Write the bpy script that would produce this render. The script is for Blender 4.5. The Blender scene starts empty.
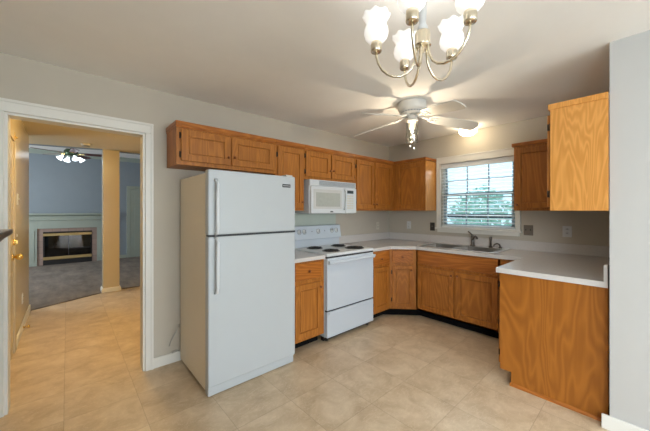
import bpy, bmesh, math, random
from mathutils import Vector, Matrix
random.seed(7)
PI = math.pi
S = bpy.context.scene
COL = S.collection

# ------------------------------------------------------------------ camera, world, large lights, exposure
cam_d = bpy.data.cameras.new('camera')
cam = bpy.data.objects.new('camera', cam_d); COL.objects.link(cam)
cam.location = (-3.9817, -2.8789, 1.3714)
cam.rotation_euler = (PI/2, 0, -0.7271)
cam_d.sensor_fit = 'HORIZONTAL'; cam_d.sensor_width = 36.0
cam_d.lens = 289.67/650*36.0
cam_d.shift_y = -4.76/650
cam_d.clip_start = 0.02
S.camera = cam

W = bpy.data.worlds.new('sky'); S.world = W; W.use_nodes = True
wn = W.node_tree; bgn = wn.nodes['Background']
tcw = wn.nodes.new('ShaderNodeTexCoord'); sepw = wn.nodes.new('ShaderNodeSeparateXYZ')
rw = wn.nodes.new('ShaderNodeValToRGB')
wn.links.new(tcw.outputs['Generated'], sepw.inputs[0]); wn.links.new(sepw.outputs['Z'], rw.inputs[0])
rw.color_ramp.elements[0].position = 0.0; rw.color_ramp.elements[0].color = (.58, .86, .95, 1)
rw.color_ramp.elements[1].position = 0.6; rw.color_ramp.elements[1].color = (.45, .68, 1, 1)
wn.links.new(rw.outputs[0], bgn.inputs[0])
bgn.inputs['Strength'].default_value = 1.5

def light(name, kind, loc, power, color, parent=None, size=.05, size_y=None, rot=(0,0,0), spread=None):
    d = bpy.data.lights.new(name, kind); d.energy = power; d.color = color
    if kind == 'AREA':
        d.shape = 'RECTANGLE'; d.size = size; d.size_y = size_y or size
        if spread: d.spread = spread
    else:
        d.shadow_soft_size = size
    o = bpy.data.objects.new(name, d); COL.objects.link(o)
    o.location = loc; o.rotation_euler = rot
    if parent is not None:
        o.parent = parent
        o.location = Vector(loc) - Vector(ORG[parent.name])
    return o
ORG = {}
# daylight entering by the patio door and side window of the dining end (behind the camera)
light('daylight_patio', 'AREA', (-3.1, -6.55, 1.65), 250, (.90, .95, 1.0), size=2.6, size_y=2.1, rot=(PI/2-.5, 0, 0))
light('daylight_side', 'AREA', (-5.25, -4.3, 1.75), 150, (.84, .92, 1.0), size=1.5, size_y=1.3, rot=(PI/2-.6, 0, -PI/2))
# daylight entering by the kitchen window
light('daylight_kitchen', 'AREA', (.55, -1.36, 2.35), 40, (.80, .92, 1.0), size=1.2, size_y=.9, rot=(PI/2-.75, 0, PI/2))
# daylight in the living room
light('daylight_living', 'AREA', (-6.85, 5.2, 1.5), 92, (.90, .94, 1.0), size=1.6, size_y=1.5, rot=(PI/2, 0, -PI/2))
S.view_settings.view_transform = 'Standard'
S.view_settings.look = 'None'
S.view_settings.gamma = 1.0
S.view_settings.use_curve_mapping = False
S.view_settings.exposure = 0.2

# ------------------------------------------------------------------ materials
def lin(c):
    f = lambda v: v/12.92 if v <= .04045 else ((v+.055)/1.055)**2.4
    return tuple(f(x/255) for x in c)
def rgba(c): return (c[0], c[1], c[2], 1)
class NT:
    def __init__(s, name):
        s.m = bpy.data.materials.new(name); s.m.use_nodes = True
        s.t = s.m.node_tree; s.b = s.t.nodes['Principled BSDF']; s.out = s.t.nodes['Material Output']
    def n(s, typ, **kw):
        x = s.t.nodes.new('ShaderNode'+typ)
        for k, v in kw.items(): setattr(x, k, v)
        return x
    def l(s, a, b): s.t.links.new(a, b)
    def math(s, op, a, b=None, c=None):
        x = s.n('Math', operation=op)
        for i, v in enumerate((a, b, c)):
            if v is None: continue
            if isinstance(v, (int, float)): x.inputs[i].default_value = v
            else: s.l(v, x.inputs[i])
        return x.outputs[0]
    def coords(s, scale, rnd=True):
        tc = s.n('TexCoord'); mp = s.n('Mapping'); mp.inputs['Scale'].default_value = scale
        if rnd:
            oi = s.n('ObjectInfo'); add = s.n('VectorMath', operation='ADD')
            cmb = s.n('CombineXYZ')
            r = s.math('MULTIPLY', oi.outputs['Random'], 17.0)
            for i in range(3): s.l(r, cmb.inputs[i])
            s.l(tc.outputs['Object'], add.inputs[0]); s.l(cmb.outputs[0], add.inputs[1])
            s.l(add.outputs[0], mp.inputs['Vector'])
        else:
            s.l(tc.outputs['Object'], mp.inputs['Vector'])
        return mp.outputs[0]
    def noise(s, vec, scale, detail=3, rough=.5, dist=0):
        x = s.n('TexNoise'); x.inputs['Scale'].default_value = scale; x.inputs['Detail'].default_value = detail
        x.inputs['Roughness'].default_value = rough; x.inputs['Distortion'].default_value = dist
        s.l(vec, x.inputs['Vector']); return x.outputs['Fac']
    def ramp(s, fac, stops):
        x = s.n('ValToRGB'); e = x.color_ramp.elements
        while len(e) < len(stops): e.new(.5)
        for i, (p, c) in enumerate(stops): e[i].position = p; e[i].color = rgba(c)
        s.l(fac, x.inputs[0]); return x.outputs[0]
    def mix(s, fac, a, b, mode='MIX'):
        x = s.n('Mix', data_type='RGBA', blend_type=mode)
        for sock, v in ((x.inputs[0], fac), (x.inputs[6], a), (x.inputs[7], b)):
            if isinstance(v, (int, float)): sock.default_value = v
            elif isinstance(v, tuple): sock.default_value = rgba(v)
            else: s.l(v, sock)
        return x.outputs[2]
    def bump(s, h, strength, dist=.002):
        x = s.n('Bump'); x.inputs['Strength'].default_value = strength; x.inputs['Distance'].default_value = dist
        s.l(h, x.inputs['Height']); s.l(x.outputs[0], s.b.inputs['Normal'])

def plain(name, c, rough=.5, metal=0, var=.04, vscale=6, bump=0, bscale=120, spec=.5, coat=0):
    M = NT(name); base = c
    v = M.coords((1, 1, 1)); f = M.noise(v, vscale, 4)
    M.l(M.ramp(f, [(.3, tuple(x*(1-var) for x in base)), (.7, tuple(min(1, x*(1+var)) for x in base))]), M.b.inputs['Base Color'])
    M.b.inputs['Roughness'].default_value = rough; M.b.inputs['Metallic'].default_value = metal
    M.b.inputs['Specular IOR Level'].default_value = spec
    M.b.inputs['Coat Weight'].default_value = coat
    if bump: M.bump(M.noise(v, bscale, 2), bump)
    return M.m

def oak(name, dark, light_, horiz=None, big=False, rough=.32, rings_n=44, sc=2.6):
    M = NT(name)
    q = .17 if big else .14
    st = {None: (1, 1, q), 'x': (q, 1, 1), 'y': (1, q, 1)}[horiz]
    v = M.coords(st)
    n1 = M.noise(v, sc if big else 3.4, 3, .45, .5)
    rings = M.math('PINGPONG', M.math('MULTIPLY', n1, rings_n), 1.0)
    rings = M.math('POWER', rings, 1.6)
    fine = M.noise(M.coords(tuple((90 if a == 1 else 6) for a in st)), 1.0, 3, .6)
    f = M.math('ADD', M.math('MULTIPLY', rings, .66 if big else .45), M.math('MULTIPLY', fine, .34 if big else .55))
    low = M.noise(v, 1.3, 2)
    c1 = M.ramp(f, [(.18, dark), (.75, light_)])
    c2 = M.mix(M.math('MULTIPLY', low, .25), c1, tuple(x*.72 for x in light_))
    M.l(c2, M.b.inputs['Base Color'])
    M.b.inputs['Roughness'].default_value = rough
    M.b.inputs['Specular IOR Level'].default_value = .3
    M.bump(f, .06, .001)
    return M.m

m_wall = plain('greige_wall_paint', lin((188, 181, 167)), .75, var=.015, bump=.05, bscale=300)
m_wall_grey = plain('pale_grey_wall_paint', lin((182, 181, 178)), .7, var=.012, bump=.05, bscale=300)
m_wall_hall = plain('hall_wall_paint', lin((200, 186, 156)), .24, var=.015)
m_hall_ceil = plain('hall_ceiling_paint', lin((216, 204, 172)), .8, var=.012)
m_wall_living = plain('blue_grey_wall_paint', lin((134, 146, 154)), .7, var=.015)
m_ceil = plain('ceiling_paint', lin((240, 239, 236)), .85, var=.012, bump=.06, bscale=220)
m_trim = plain('white_trim_paint', lin((222, 221, 214)), .4, var=.012)
m_sash = plain('shaded_white_sash_paint', lin((166, 184, 194)), .45)  # white sash, with its bluish backlit shade put into the colour
m_oak = oak('honey_oak', lin((150, 92, 36)), lin((184, 118, 50)), rough=.42)
m_oak_x = oak('honey_oak_grain_along_wall', lin((146, 84, 32)), lin((186, 115, 50)), horiz='x')
m_oak_y = oak('honey_oak_grain_along_window_wall', lin((146, 84, 32)), lin((186, 115, 50)), horiz='y')
m_oak_panel = oak('oak_plywood_panel', lin((148, 89, 31)), lin((171, 106, 40)), big=True, rough=.35, rings_n=34, sc=3.6)
m_oak_gold = oak('golden_oak_plywood_panel', lin((196, 134, 62)), lin((217, 154, 80)), big=True, rough=.3, rings_n=60, sc=5.0)
m_oak_in = plain('dark_gap', (.02, .012, .006), .8)
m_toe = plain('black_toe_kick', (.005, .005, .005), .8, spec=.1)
m_white = plain('white_enamel', lin((206, 211, 214)), .28, var=.008, spec=.5)
m_fridge = plain('daylight_tinted_enamel', lin((184, 191, 195)), .3, var=.008, spec=.5)  # white doors, cool daylight tint painted into the colour
m_range = plain('daylight_tinted_range_enamel', lin((192, 201, 210)), .28, var=.008, spec=.5)  # white range, bluish cast of the daylight mixed into the enamel colour
m_fridge_side = plain('lamplit_textured_enamel', lin((228, 218, 198)), .42, var=.01, bump=.12, bscale=400)  # same white refrigerator; side coloured paler and warmer for the hall lamp light
m_white_pl = plain('white_plastic', lin((206, 208, 208)), .4, var=.01)
m_offwhite = plain('almond_plastic', lin((205, 200, 186)), .45, var=.01)
m_grey_pl = plain('grey_plastic', lin((130, 135, 140)), .5)
m_dgrey = plain('dark_grey_gap', (.03, .035, .04), .6)
m_black = plain('black_iron', (.012, .012, .012), .45)
m_counter = plain('pale_grey_laminate', lin((204, 201, 198)), .2, var=.03, vscale=60)
m_bowl = plain('shaded_stainless_bowl', (.57, .54, .50), .30, metal=1, var=.06, vscale=20)  # darker copy of the rim steel, shade of the recess put into its colour
m_steel = plain('brushed_stainless', (.74, .73, .71), .30, metal=1, var=.05, vscale=30)
m_nickel = plain('dark_brushed_nickel', (.20, .185, .17), .3, metal=1)
m_brass = plain('polished_brass', (.86, .64, .24), .25, metal=1)
m_abrass = plain('satin_antique_brass', (.74, .67, .53), .26, metal=1)
m_dbrass = plain('aged_brass', (.42, .31, .14), .42, metal=.8)
m_hinge = plain('dark_bronze_hinge', (.045, .03, .02), .45, metal=.6)
m_knob = plain('oak_knob', lin((130, 72, 28)), .35)
m_plate_dk = plain('dark_bronze_plate', lin((62, 56, 50)), .45)
m_plate_br = plain('taupe_bronze_plate', lin((118, 108, 96)), .4)
m_splash = plain('pale_green_grey_paint', lin((184, 194, 184)), .3, var=.02)
m_coil = plain('burner_coil', (.018, .017, .017), .5)
m_pan = plain('black_drip_pan', (.03, .028, .028), .3, metal=.7)
m_walnut = plain('dark_walnut', lin((52, 34, 28)), .3, var=.25, vscale=14)
m_mantel = plain('sage_white_paint', lin((154, 165, 155)), .5, var=.015)
m_redwood = plain('dark_cherry_blade', lin((82, 26, 26)), .35, var=.15)
m_greenm = plain('verdigris_metal', lin((70, 90, 66)), .4, metal=.5)
m_fire = plain('soot_black', (.008, .008, .008), .7)
m_log = plain('ash_grey_log', lin((70, 62, 56)), .9, var=.4, vscale=20)
m_blind = plain('white_blind_slat', lin((228, 232, 232)), .45, var=.01)
m_outside_dk = plain('dark_stained_rail', lin((30, 52, 66)), .7)
m_bark = plain('tree_bark', lin((84, 74, 62)), .9, var=.3)
m_cord = plain('grey_tubing', lin((180, 178, 172)), .4)
m_fanwhite = plain('white_fan_enamel', lin((214, 212, 205)), .4, var=.01)
m_thresh = plain('dark_threshold', lin((70, 52, 40)), .6)
m_silver = plain('silver_badge_lettering', (.7, .7, .7), .35, metal=.6)

def glass(name, tint=(1, 1, 1), mixf=.08, rough=.02):
    M = NT(name)
    tr = M.n('BsdfTransparent'); tr.inputs[0].default_value = rgba(tint)
    gl = M.n('BsdfGlossy'); gl.inputs['Roughness'].default_value = rough
    lw = M.n('LayerWeight'); lw.inputs['Blend'].default_value = .25
    nz = M.noise(M.coords((1, 1, 1)), 3)
    fac = M.math('ADD', M.math('MULTIPLY', lw.outputs['Fresnel'], .8), M.math('MULTIPLY', nz, mixf))
    mx = M.n('MixShader'); M.l(fac, mx.inputs[0]); M.l(tr.outputs[0], mx.inputs[1]); M.l(gl.outputs[0], mx.inputs[2])
    M.l(mx.outputs[0], M.out.inputs['Surface']); return M.m
m_glass = glass('window_glass')
m_cylglass = glass('clear_lamp_glass', (.97, .97, .95), .10)
m_fireglass = glass('smoked_fire_glass', (.35, .33, .30), .08)

def glow(name, c, strength, base=(.9, .9, .88)):
    M = NT(name); M.b.inputs['Base Color'].default_value = rgba(base)
    nz = M.noise(M.coords((1, 1, 1)), 14)
    M.l(M.ramp(nz, [(.3, tuple(x*.94 for x in c)), (.7, c)]), M.b.inputs['Emission Color'])
    M.b.inputs['Emission Strength'].default_value = strength; M.b.inputs['Roughness'].default_value = .4
    return M.m
m_shade = glow('lit_frosted_shade', (1, .97, .93), .5)
m_bulb = glow('lit_bulb', (1, .74, .40), 5)
m_dome = glow('lit_ceiling_dome', (1, .82, .56), 13)
m_lrbulb = glow('lit_living_shade', (.80, .92, 1.0), 1.8)
m_disp = glow('oven_display', (.02, .05, .06), .2, (.01, .012, .014))

def tile_mat():
    M = NT('beige_stone_tile')
    tc = M.n('TexCoord'); sp = M.n('SeparateXYZ'); M.l(tc.outputs['Object'], sp.inputs[0])
    P = .4085
    u = M.math('DIVIDE', M.math('ADD', sp.outputs[0], 3.59), P)
    w = M.math('DIVIDE', M.math('ADD', sp.outputs[1], 1.56), P)
    du = M.math('PINGPONG', u, .5); dw = M.math('PINGPONG', w, .5)
    d = M.math('MINIMUM', du, dw)
    grout = M.math('SUBTRACT', 1.0, M.math('SMOOTH_MIN', M.math('DIVIDE', d, .0075), 1.0, .2))
    cm = M.n('CombineXYZ'); M.l(M.math('FLOOR', u), cm.inputs[0]); M.l(M.math('FLOOR', w), cm.inputs[1])
    wnz = M.n('TexWhiteNoise', noise_dimensions='3D'); M.l(cm.outputs[0], wnz.inputs['Vector'])
    off = M.n('VectorMath', operation='MULTIPLY_ADD'); M.l(wnz.outputs['Color'], off.inputs[0])
    off.inputs[1].default_value = (9, 9, 9); M.l(tc.outputs['Object'], off.inputs[2])
    n1 = M.noise(off.outputs[0], 4.5, 6, .62, .6)
    n2 = M.noise(off.outputs[0], 22, 4, .6)
    mpv = M.n('Mapping'); mpv.inputs['Scale'].default_value = (1, 2.6, 1); mpv.inputs['Rotation'].default_value = (0, 0, .7)
    M.l(off.outputs[0], mpv.inputs[0])
    n3 = M.noise(mpv.outputs[0], 7, 5, .6, 1.2)
    vein = M.math('SUBTRACT', 1.0, M.math('MINIMUM', M.math('MULTIPLY', M.math('ABSOLUTE', M.math('SUBTRACT', n3, .5)), 60), 1.0))
    c = M.ramp(n1, [(.30, lin((184, 162, 132))), (.52, lin((210, 190, 160))), (.70, lin((226, 209, 182)))])
    c = M.mix(M.math('MULTIPLY', n2, .40), c, lin((172, 148, 116)))
    c = M.mix(M.math('MULTIPLY', vein, .40), c, lin((232, 216, 190)))
    c = M.mix(M.math('MULTIPLY', grout, .45), c, lin((128, 104, 78)))
    M.l(c, M.b.inputs['Base Color'])
    M.b.inputs['Roughness'].default_value = .38
    M.bump(M.math('SUBTRACT', M.math('MULTIPLY', n2, .3), grout), .12, .002)
    return M.m
m_tile = tile_mat()
def carpet_mat():
    M = NT('grey_brown_carpet')
    v = M.coords((1, .35, 1), False); f = M.noise(v, 5, 6, .7); g = M.noise(v, 160, 2)
    c = M.ramp(f, [(.3, lin((96, 88, 80))), (.7, lin((138, 128, 116)))])
    M.l(c, M.b.inputs['Base Color']); M.b.inputs['Roughness'].default_value = 1
    M.bump(g, .5, .006); return M.m
m_carpet = carpet_mat()
def brick_mat():
    M = NT('pinkish_tile_surround')
    tc = M.n('TexCoord'); mp = M.n('Mapping'); mp.inputs['Rotation'].default_value = (PI/2, 0, 0)
    M.l(tc.outputs['Object'], mp.inputs[0])
    b = M.n('TexBrick'); b.inputs['Scale'].default_value = 1.0; b.offset = 0
    b.inputs['Brick Width'].default_value = .152; b.inputs['Row Height'].default_value = .152; b.inputs['Mortar Size'].default_value = .004
    b.inputs['Color1'].default_value = rgba(lin((152, 130, 120))); b.inputs['Color2'].default_value = rgba(lin((142, 124, 115)))
    b.inputs['Mortar'].default_value = rgba(lin((120, 108, 100)))
    M.l(mp.outputs[0], b.inputs['Vector']); M.l(b.outputs[0], M.b.inputs['Base Color']); return M.m
m_brick = brick_mat()
def leaf_mat(name, a, b):
    M = NT(name); v = M.coords((1, 1, 1)); f = M.noise(v, 3, 4)
    M.l(M.ramp(f, [(.3, lin(a)), (.7, lin(b))]), M.b.inputs['Base Color']); M.b.inputs['Roughness'].default_value = .6; return M.m
m_leaf = leaf_mat('leaf_green', (150, 206, 150), (214, 240, 204))
m_leaf2 = leaf_mat('leaf_blue_green', (150, 212, 190), (220, 244, 232))
m_grass = leaf_mat('lawn_green', (150, 176, 120), (206, 216, 180))
m_siding = plain('pale_siding', lin((214, 226, 232)), .8)

# ------------------------------------------------------------------ mesh builder
class MB:
    def __init__(s): s.bm = bmesh.new()
    def _fin(s, vs, M):
        if M is not None:
            for v in vs: v.co = M @ v.co
        return s
    def box(s, x0, x1, y0, y1, z0, z1, bev=0, M=None, seg=2):
        x0, x1 = min(x0, x1), max(x0, x1); y0, y1 = min(y0, y1), max(y0, y1); z0, z1 = min(z0, z1), max(z0, z1)
        t = bmesh.new()
        vs = [t.verts.new(p) for p in ((x0,y0,z0),(x1,y0,z0),(x1,y1,z0),(x0,y1,z0),(x0,y0,z1),(x1,y0,z1),(x1,y1,z1),(x0,y1,z1))]
        for f in ((3,2,1,0),(4,5,6,7),(0,1,5,4),(1,2,6,5),(2,3,7,6),(3,0,4,7)): t.faces.new([vs[i] for i in f])
        if bev: bmesh.ops.bevel(t, geom=list(t.edges), offset=bev, segments=seg, affect='EDGES', profile=.5)
        return s.merge(t, M)
    def merge(s, t, M=None):
        if M is not None: bmesh.ops.transform(t, matrix=M, verts=t.verts)
        me = bpy.data.meshes.new('tmp'); t.to_mesh(me); t.free(); s.bm.from_mesh(me); bpy.data.meshes.remove(me); return s
    def prism(s, poly, z0, z1, bev=0, M=None):
        """poly in xy, extruded z0..z1"""
        t = bmesh.new()
        a = [t.verts.new((x, y, z0)) for x, y in poly]; b = [t.verts.new((x, y, z1)) for x, y in poly]
        n = len(poly); t.faces.new(a[::-1]); t.faces.new(b)
        for i in range(n): t.faces.new((a[i], a[(i+1) % n], b[(i+1) % n], b[i]))
        bmesh.ops.recalc_face_normals(t, faces=t.faces)
        if bev: bmesh.ops.bevel(t, geom=list(t.edges), offset=bev, segments=2, affect='EDGES', profile=.5)
        return s.merge(t, M)
    def prof(s, pts, a0, a1, axis='x', M=None):
        """profile pts extruded along axis. axis x: pts=(y,z); axis y: pts=(x,z)"""
        t = bmesh.new()
        mk = (lambda a, p: (a, p[0], p[1])) if axis == 'x' else (lambda a, p: (p[0], a, p[1]))
        A = [t.verts.new(mk(a0, p)) for p in pts]; B = [t.verts.new(mk(a1, p)) for p in pts]
        n = len(pts); t.faces.new(A); t.faces.new(B[::-1])
        for i in range(n): t.faces.new((A[i], B[i], B[(i+1) % n], A[(i+1) % n]))
        bmesh.ops.recalc_face_normals(t, faces=t.faces)
        return s.merge(t, M)
    def lathe(s, pts, c=(0,0,0), n=24, M=None, ruffle=None, close=False):
        t = bmesh.new(); rings = []
        for k, (r, z) in enumerate(pts):
            ring = []
            for i in range(n):
                a = 2*PI*i/n; rr = r; zz = z
                if ruffle: rr, zz = ruffle(k, a, r, z)
                ring.append(t.verts.new((c[0]+rr*math.cos(a), c[1]+rr*math.sin(a), c[2]+zz)))
            rings.append(ring)
        for k in range(len(rings)-1):
            for i in range(n):
                j = (i+1) % n
                t.faces.new((rings[k][i], rings[k][j], rings[k+1][j], rings[k+1][i]))
        if pts[0][0] > 1e-5 and close: t.faces.new(rings[0][::-1])
        if pts[-1][0] > 1e-5 and close: t.faces.new(rings[-1])
        bmesh.ops.remove_doubles(t, verts=t.verts, dist=1e-6)
        bmesh.ops.recalc_face_normals(t, faces=t.faces)
        for f in t.faces: f.smooth = True
        return s.merge(t, M)
    def cyl(s, r, p0, p1, n=16, M=None):
        p0, p1 = Vector(p0), Vector(p1); d = p1-p0
        t = bmesh.new()
        q = d.to_track_quat('Z', 'Y').to_matrix().to_4x4()
        bmesh.ops.create_cone(t, cap_ends=True, segments=n, radius1=r, radius2=r, depth=d.length, matrix=Matrix.Translation((p0+p1)/2) @ q)
        for f in t.faces:
            if len(f.verts) == 4: f.smooth = True
        return s.merge(t, M)
    def tube(s, pts, r, n=10, M=None):
        pts = [Vector(p) for p in pts]; t = bmesh.new(); rings = []; up = Vector((0.13, .31, .94)).normalized()
        for i, p in enumerate(pts):
            d = (pts[min(i+1, len(pts)-1)] - pts[max(i-1, 0)]).normalized()
            x = d.cross(up)
            if x.length < 1e-3: x = d.cross(Vector((1, 0, 0)))
            x.normalize(); y = x.cross(d).normalized()
            rr = r[i] if isinstance(r, (list, tuple)) else r
            rings.append([t.verts.new(p + x*rr*math.cos(2*PI*k/n) + y*rr*math.sin(2*PI*k/n)) for k in range(n)])
        for a, b in zip(rings, rings[1:]):
            for k in range(n):
                f = t.faces.new((a[k], a[(k+1) % n], b[(k+1) % n], b[k])); f.smooth = True
        t.faces.new(rings[0]); t.faces.new(rings[-1][::-1])
        bmesh.ops.recalc_face_normals(t, faces=t.faces)
        return s.merge(t, M)
    def ball(s, r, c, sc=(1,1,1), n=16):
        t = bmesh.new()
        bmesh.ops.create_uvsphere(t, u_segments=n, v_segments=max(6, n//2), radius=r, matrix=Matrix.Translation(c) @ Matrix.Diagonal((*sc, 1)))
        for f in t.faces: f.smooth = True
        return s.merge(t)
    def build(s, name, mat, parent=None, label=None):
        vs = s.bm.verts
        if parent is not None: org = Vector(ORG[parent.name])
        else:
            xs = [v.co for v in vs]
            org = Vector(((min(v.x for v in xs)+max(v.x for v in xs))/2, (min(v.y for v in xs)+max(v.y for v in xs))/2, min(v.z for v in xs)))
        for v in vs: v.co -= org
        me = bpy.data.meshes.new(name); s.bm.to_mesh(me); s.bm.free()
        me.materials.append(mat)
        o = bpy.data.objects.new(name, me); COL.objects.link(o)
        if parent is not None: o.parent = parent
        else: o.location = org
        ORG[o.name] = tuple(org)
        if label: o['label'] = label
        return o
    def world(s, name, mat):
        """keeps its origin at the world origin (structure with a world-aligned texture)"""
        me = bpy.data.meshes.new(name); s.bm.to_mesh(me); s.bm.free(); me.materials.append(mat)
        o = bpy.data.objects.new(name, me); COL.objects.link(o); ORG[o.name] = (0, 0, 0); return o

def thing(name, loc, label, cat, group=None):
    o = bpy.data.objects.new(name, None); COL.objects.link(o); o.location = loc
    o.empty_display_size = .1
    o['label'] = label; o['category'] = cat
    if group: o['group'] = group
    ORG[o.name] = tuple(loc); return o
def tag(o, label, cat, group=None):
    o['label'] = label; o['category'] = cat
    if group: o['group'] = group
    return o
def struct(o, label=None):
    o['kind'] = 'structure'
    if label: o['label'] = label
    return o

# ------------------------------------------------------------------ setting: kitchen and dining shell
H = 2.427
fl = MB().prism([(-4.92, -6.15), (.12, -6.15), (.12, .0), (-2.08, 0), (-2.08, 3.28), (-2.98, 3.285), (-3.30, 3.25), (-3.55, 3.20), (-4.35, 2.765), (-4.45, 2.765), (-4.45, 0), (-4.92, 0)], -.1, 0).world('floor', m_tile); struct(fl)
ce = MB().box(-4.92, .12, -6.15, .06, H, H+.1).world('ceiling', m_ceil); struct(ce)
# wall with the doorway (behind fridge and range)
T = .12
DX0, DX1, DZ = -4.297, -3.484, 2.035
struct(MB().box(-4.92, DX0, 0, T, 0, H).box(DX1, .12, 0, T, 0, H).box(DX0, DX1, 0, T, DZ, H).world('wall_left', m_wall))
# window wall
WY0, WY1, WZ0, WZ1 = -1.812, -.893, 1.12, 2.03
struct(MB().box(0, .12, WY1, 0, 0, H).box(0, .12, -2.708, WY0, 0, H).box(0, .12, WY0, WY1, 0, WZ0).box(0, .12, WY0, WY1, WZ1, H).world('wall_far', m_wall))
# right wall of the kitchen and its return along the dining end
RX = -1.44
struct(MB().prism([(RX, -2.708), (.12, -2.708), (.12, -2.82), (RX+.12, -2.82), (RX+.12, -6.0), (RX, -6.0)], 0, H).world('wall_right', m_wall_grey))
# dining walls behind the camera, with patio door and side window openings
struct(MB().box(-4.92, -4.5, -6.12, -6.0, 0, H).box(-1.7, RX+.12, -6.12, -6.0, 0, H).box(-4.5, -1.7, -6.12, -6.0, 2.1, H).world('wall_near', m_wall))
struct(MB().box(-4.92, -4.80, -3.5, 0, 0, H).box(-4.92, -4.80, -6.0, -5.1, 0, H).box(-4.92, -4.80, -5.1, -3.5, 0, .8).box(-4.92, -4.80, -5.1, -3.5, 2.1, H).world('wall_near_left', m_wall))

# patio door, behind the camera
pd = MB()
for a, b in ((-4.5, -4.42), (-3.14, -3.06), (-1.78, -1.7)): pd.box(a, b, -6.10, -6.02, 0, 2.1)
pd.box(-4.5, -1.7, -6.10, -6.02, 2.02, 2.1).box(-4.5, -1.7, -6.10, -6.02, 0, .08)
d3 = struct(pd.build('door_3', m_trim))
MB().box(-4.42, -1.78, -6.065, -6.058, .08, 2.02).build('pane', m_glass, d3)
w2 = MB()
for a, b in ((-5.1, -5.04), (-4.33, -4.27), (-3.56, -3.5)): w2.box(-4.90, -4.82, a, b, .8, 2.1)
w2.box(-4.90, -4.82, -5.1, -3.5, .8, .86).box(-4.90, -4.82, -5.1, -3.5, 2.04, 2.1)
w2 = struct(w2.build('window_2', m_trim))
MB().box(-4.865, -4.858, -5.04, -3.56, .86, 2.04).build('pane', m_glass, w2)

def casing_profile_box(mb, *a): return mb.box(*a, bev=.004)
# doorway casing (kitchen side) with jamb lining
t = MB()
cw = .093
XL, XR = DX0-.085, DX1+.060
for x0, x1, b0, b1 in ((XL, DX0, XL, XL+.02), (DX1, XR, XR-.02, XR)):
    t.box(x0, x1, -.018, 0, 0, DZ, bev=.003)
    t.box(b0, b1, -.026, -.017, 0, DZ+.064, bev=.003)
t.box(XL, XR, -.018, 0, DZ+.0005, DZ+.085, bev=.003).box(XL, XR, -.026, -.017, DZ+.0645, DZ+.085, bev=.003)
struct(t.build('trim_1', m_trim))
t = MB()
t.box(DX0, DX0+.016, .0, T, 0, DZ).box(DX1-.016, DX1, .0, T, 0, DZ).box(DX0+.016, DX1-.016, .0, T, DZ-.016, DZ)
struct(t.build('trim_2', m_trim))
def basebd(name, x0, x1, y0, y1, h=.088, mat=m_trim):
    return struct(MB().box(x0, x1, y0, y1, 0, h-.014, bev=.002).box(x0 if x1-x0 > y1-y0 or True else x0, x1, y0, y1, h-.016, h, bev=.005).build(name, mat))
basebd('baseboard_left', DX1+.060, -2.42, -.015, 0)
basebd('baseboard_right', RX-.016, RX, -6.0, -2.672)
basebd('baseboard_near_left', -4.80, -4.785, -6.0, 0)

# ---- kitchen window
t = MB()
CY0, CY1 = -1.866, -.836
t.box(-.02, 0, WY1, CY1, WZ0+.012, WZ1, bev=.003).box(-.02, 0, CY0, WY0, WZ0+.012, WZ1, bev=.003).box(-.02, 0, CY0, CY1, WZ1+.0005, 2.125, bev=.003)
t.box(-.027, -.019, CY1-.018, CY1, WZ0+.012, 2.1065, bev=.003).box(-.027, -.019, CY0, CY0+.018, WZ0+.012, 2.1065, bev=.003).box(-.027, -.019, CY0, CY1, 2.107, 2.125, bev=.003)
t.box(-.02, 0, CY0+.01, CY1-.01, 1.068, 1.115, bev=.004)          # apron
t.box(-.045, .06, CY0-.015, CY1+.015, 1.112, 1.135, bev=.005)      # stool
struct(t.build('trim_3', m_trim))
w1 = MB()
w1.box(.05, .12, WY1-.015, WY1, WZ0, WZ1).box(.05, .12, WY0, WY0+.015, WZ0, WZ1).box(.05, .12, WY0, WY1, WZ1-.015, WZ1).box(.05, .12, WY0, WY1, WZ0, WZ0+.03)
window = struct(w1.build('window_1', m_trim))
def sash(x, z0, z1, bars):
    m = MB(); a, b = WY0+.015, WY1-.015
    m.box(x, x+.03, a, a+.04, z0, z1).box(x, x+.03, b-.04, b, z0, z1).box(x, x+.03, a, b, z0, z0+.04).box(x, x+.03, a, b, z1-.035, z1)
    for k in (1, 2):
        yy = a+.04+(b-a-.08)*k/3; m.box(x+.008, x+.022, yy-.008, yy+.008, z0, z1)
    for k in bars: m.box(x+.008, x+.022, a, b, k-.008, k+.008)
    f = m.build('window_sash', m_sash, window)
    MB().box(x+.013, x+.017, a+.02, b-.02, z0+.02, z1-.02).build('pane', m_glass, f)
sash(.082, 1.575, 2.015, [1.79]); sash(.052, 1.15, 1.61, [])

# ------------------------------------------------------------------ hall and living room
HC = 2.40
struct(MB().prism([(-4.49, T), (-2.08, T), (-2.08, 3.28), (-3.30, 3.25), (-3.54, 3.20), (-4.49, 3.47)], HC, HC+.1).world('ceiling_hall', m_hall_ceil))
t = MB().box(-4.49, -4.373, T, 2.765, 0, HC)
struct(t.world('wall_hall_left', m_wall_hall))
struct(MB().box(-2.20, -2.08, T, 3.28, 0, HC).world('wall_hall_right', m_wall_hall))
struct(MB().box(-4.373, DX0, T, T+.004, 0, HC).box(DX1, -2.2, T, T+.004, 0, HC).box(DX0, DX1, T, T+.004, DZ, HC).world('wall_hall_near', m_wall_hall))
struct(MB().prism([(-3.536, 3.20), (-3.31, 3.20), (-3.31, 3.40), (-3.536, 3.40)], 0, HC).build('wall_hall_column', m_wall_hall))
t = MB()
for h, d in ((.075, .014), (.055, .020)):
    t.prism([(-3.536-d, 3.20-d), (-3.31+d, 3.20-d), (-3.31+d, 3.40+d), (-3.536-d, 3.40+d)], 0, h, bev=.004)
struct(t.build('baseboard_column', m_trim))
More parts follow.
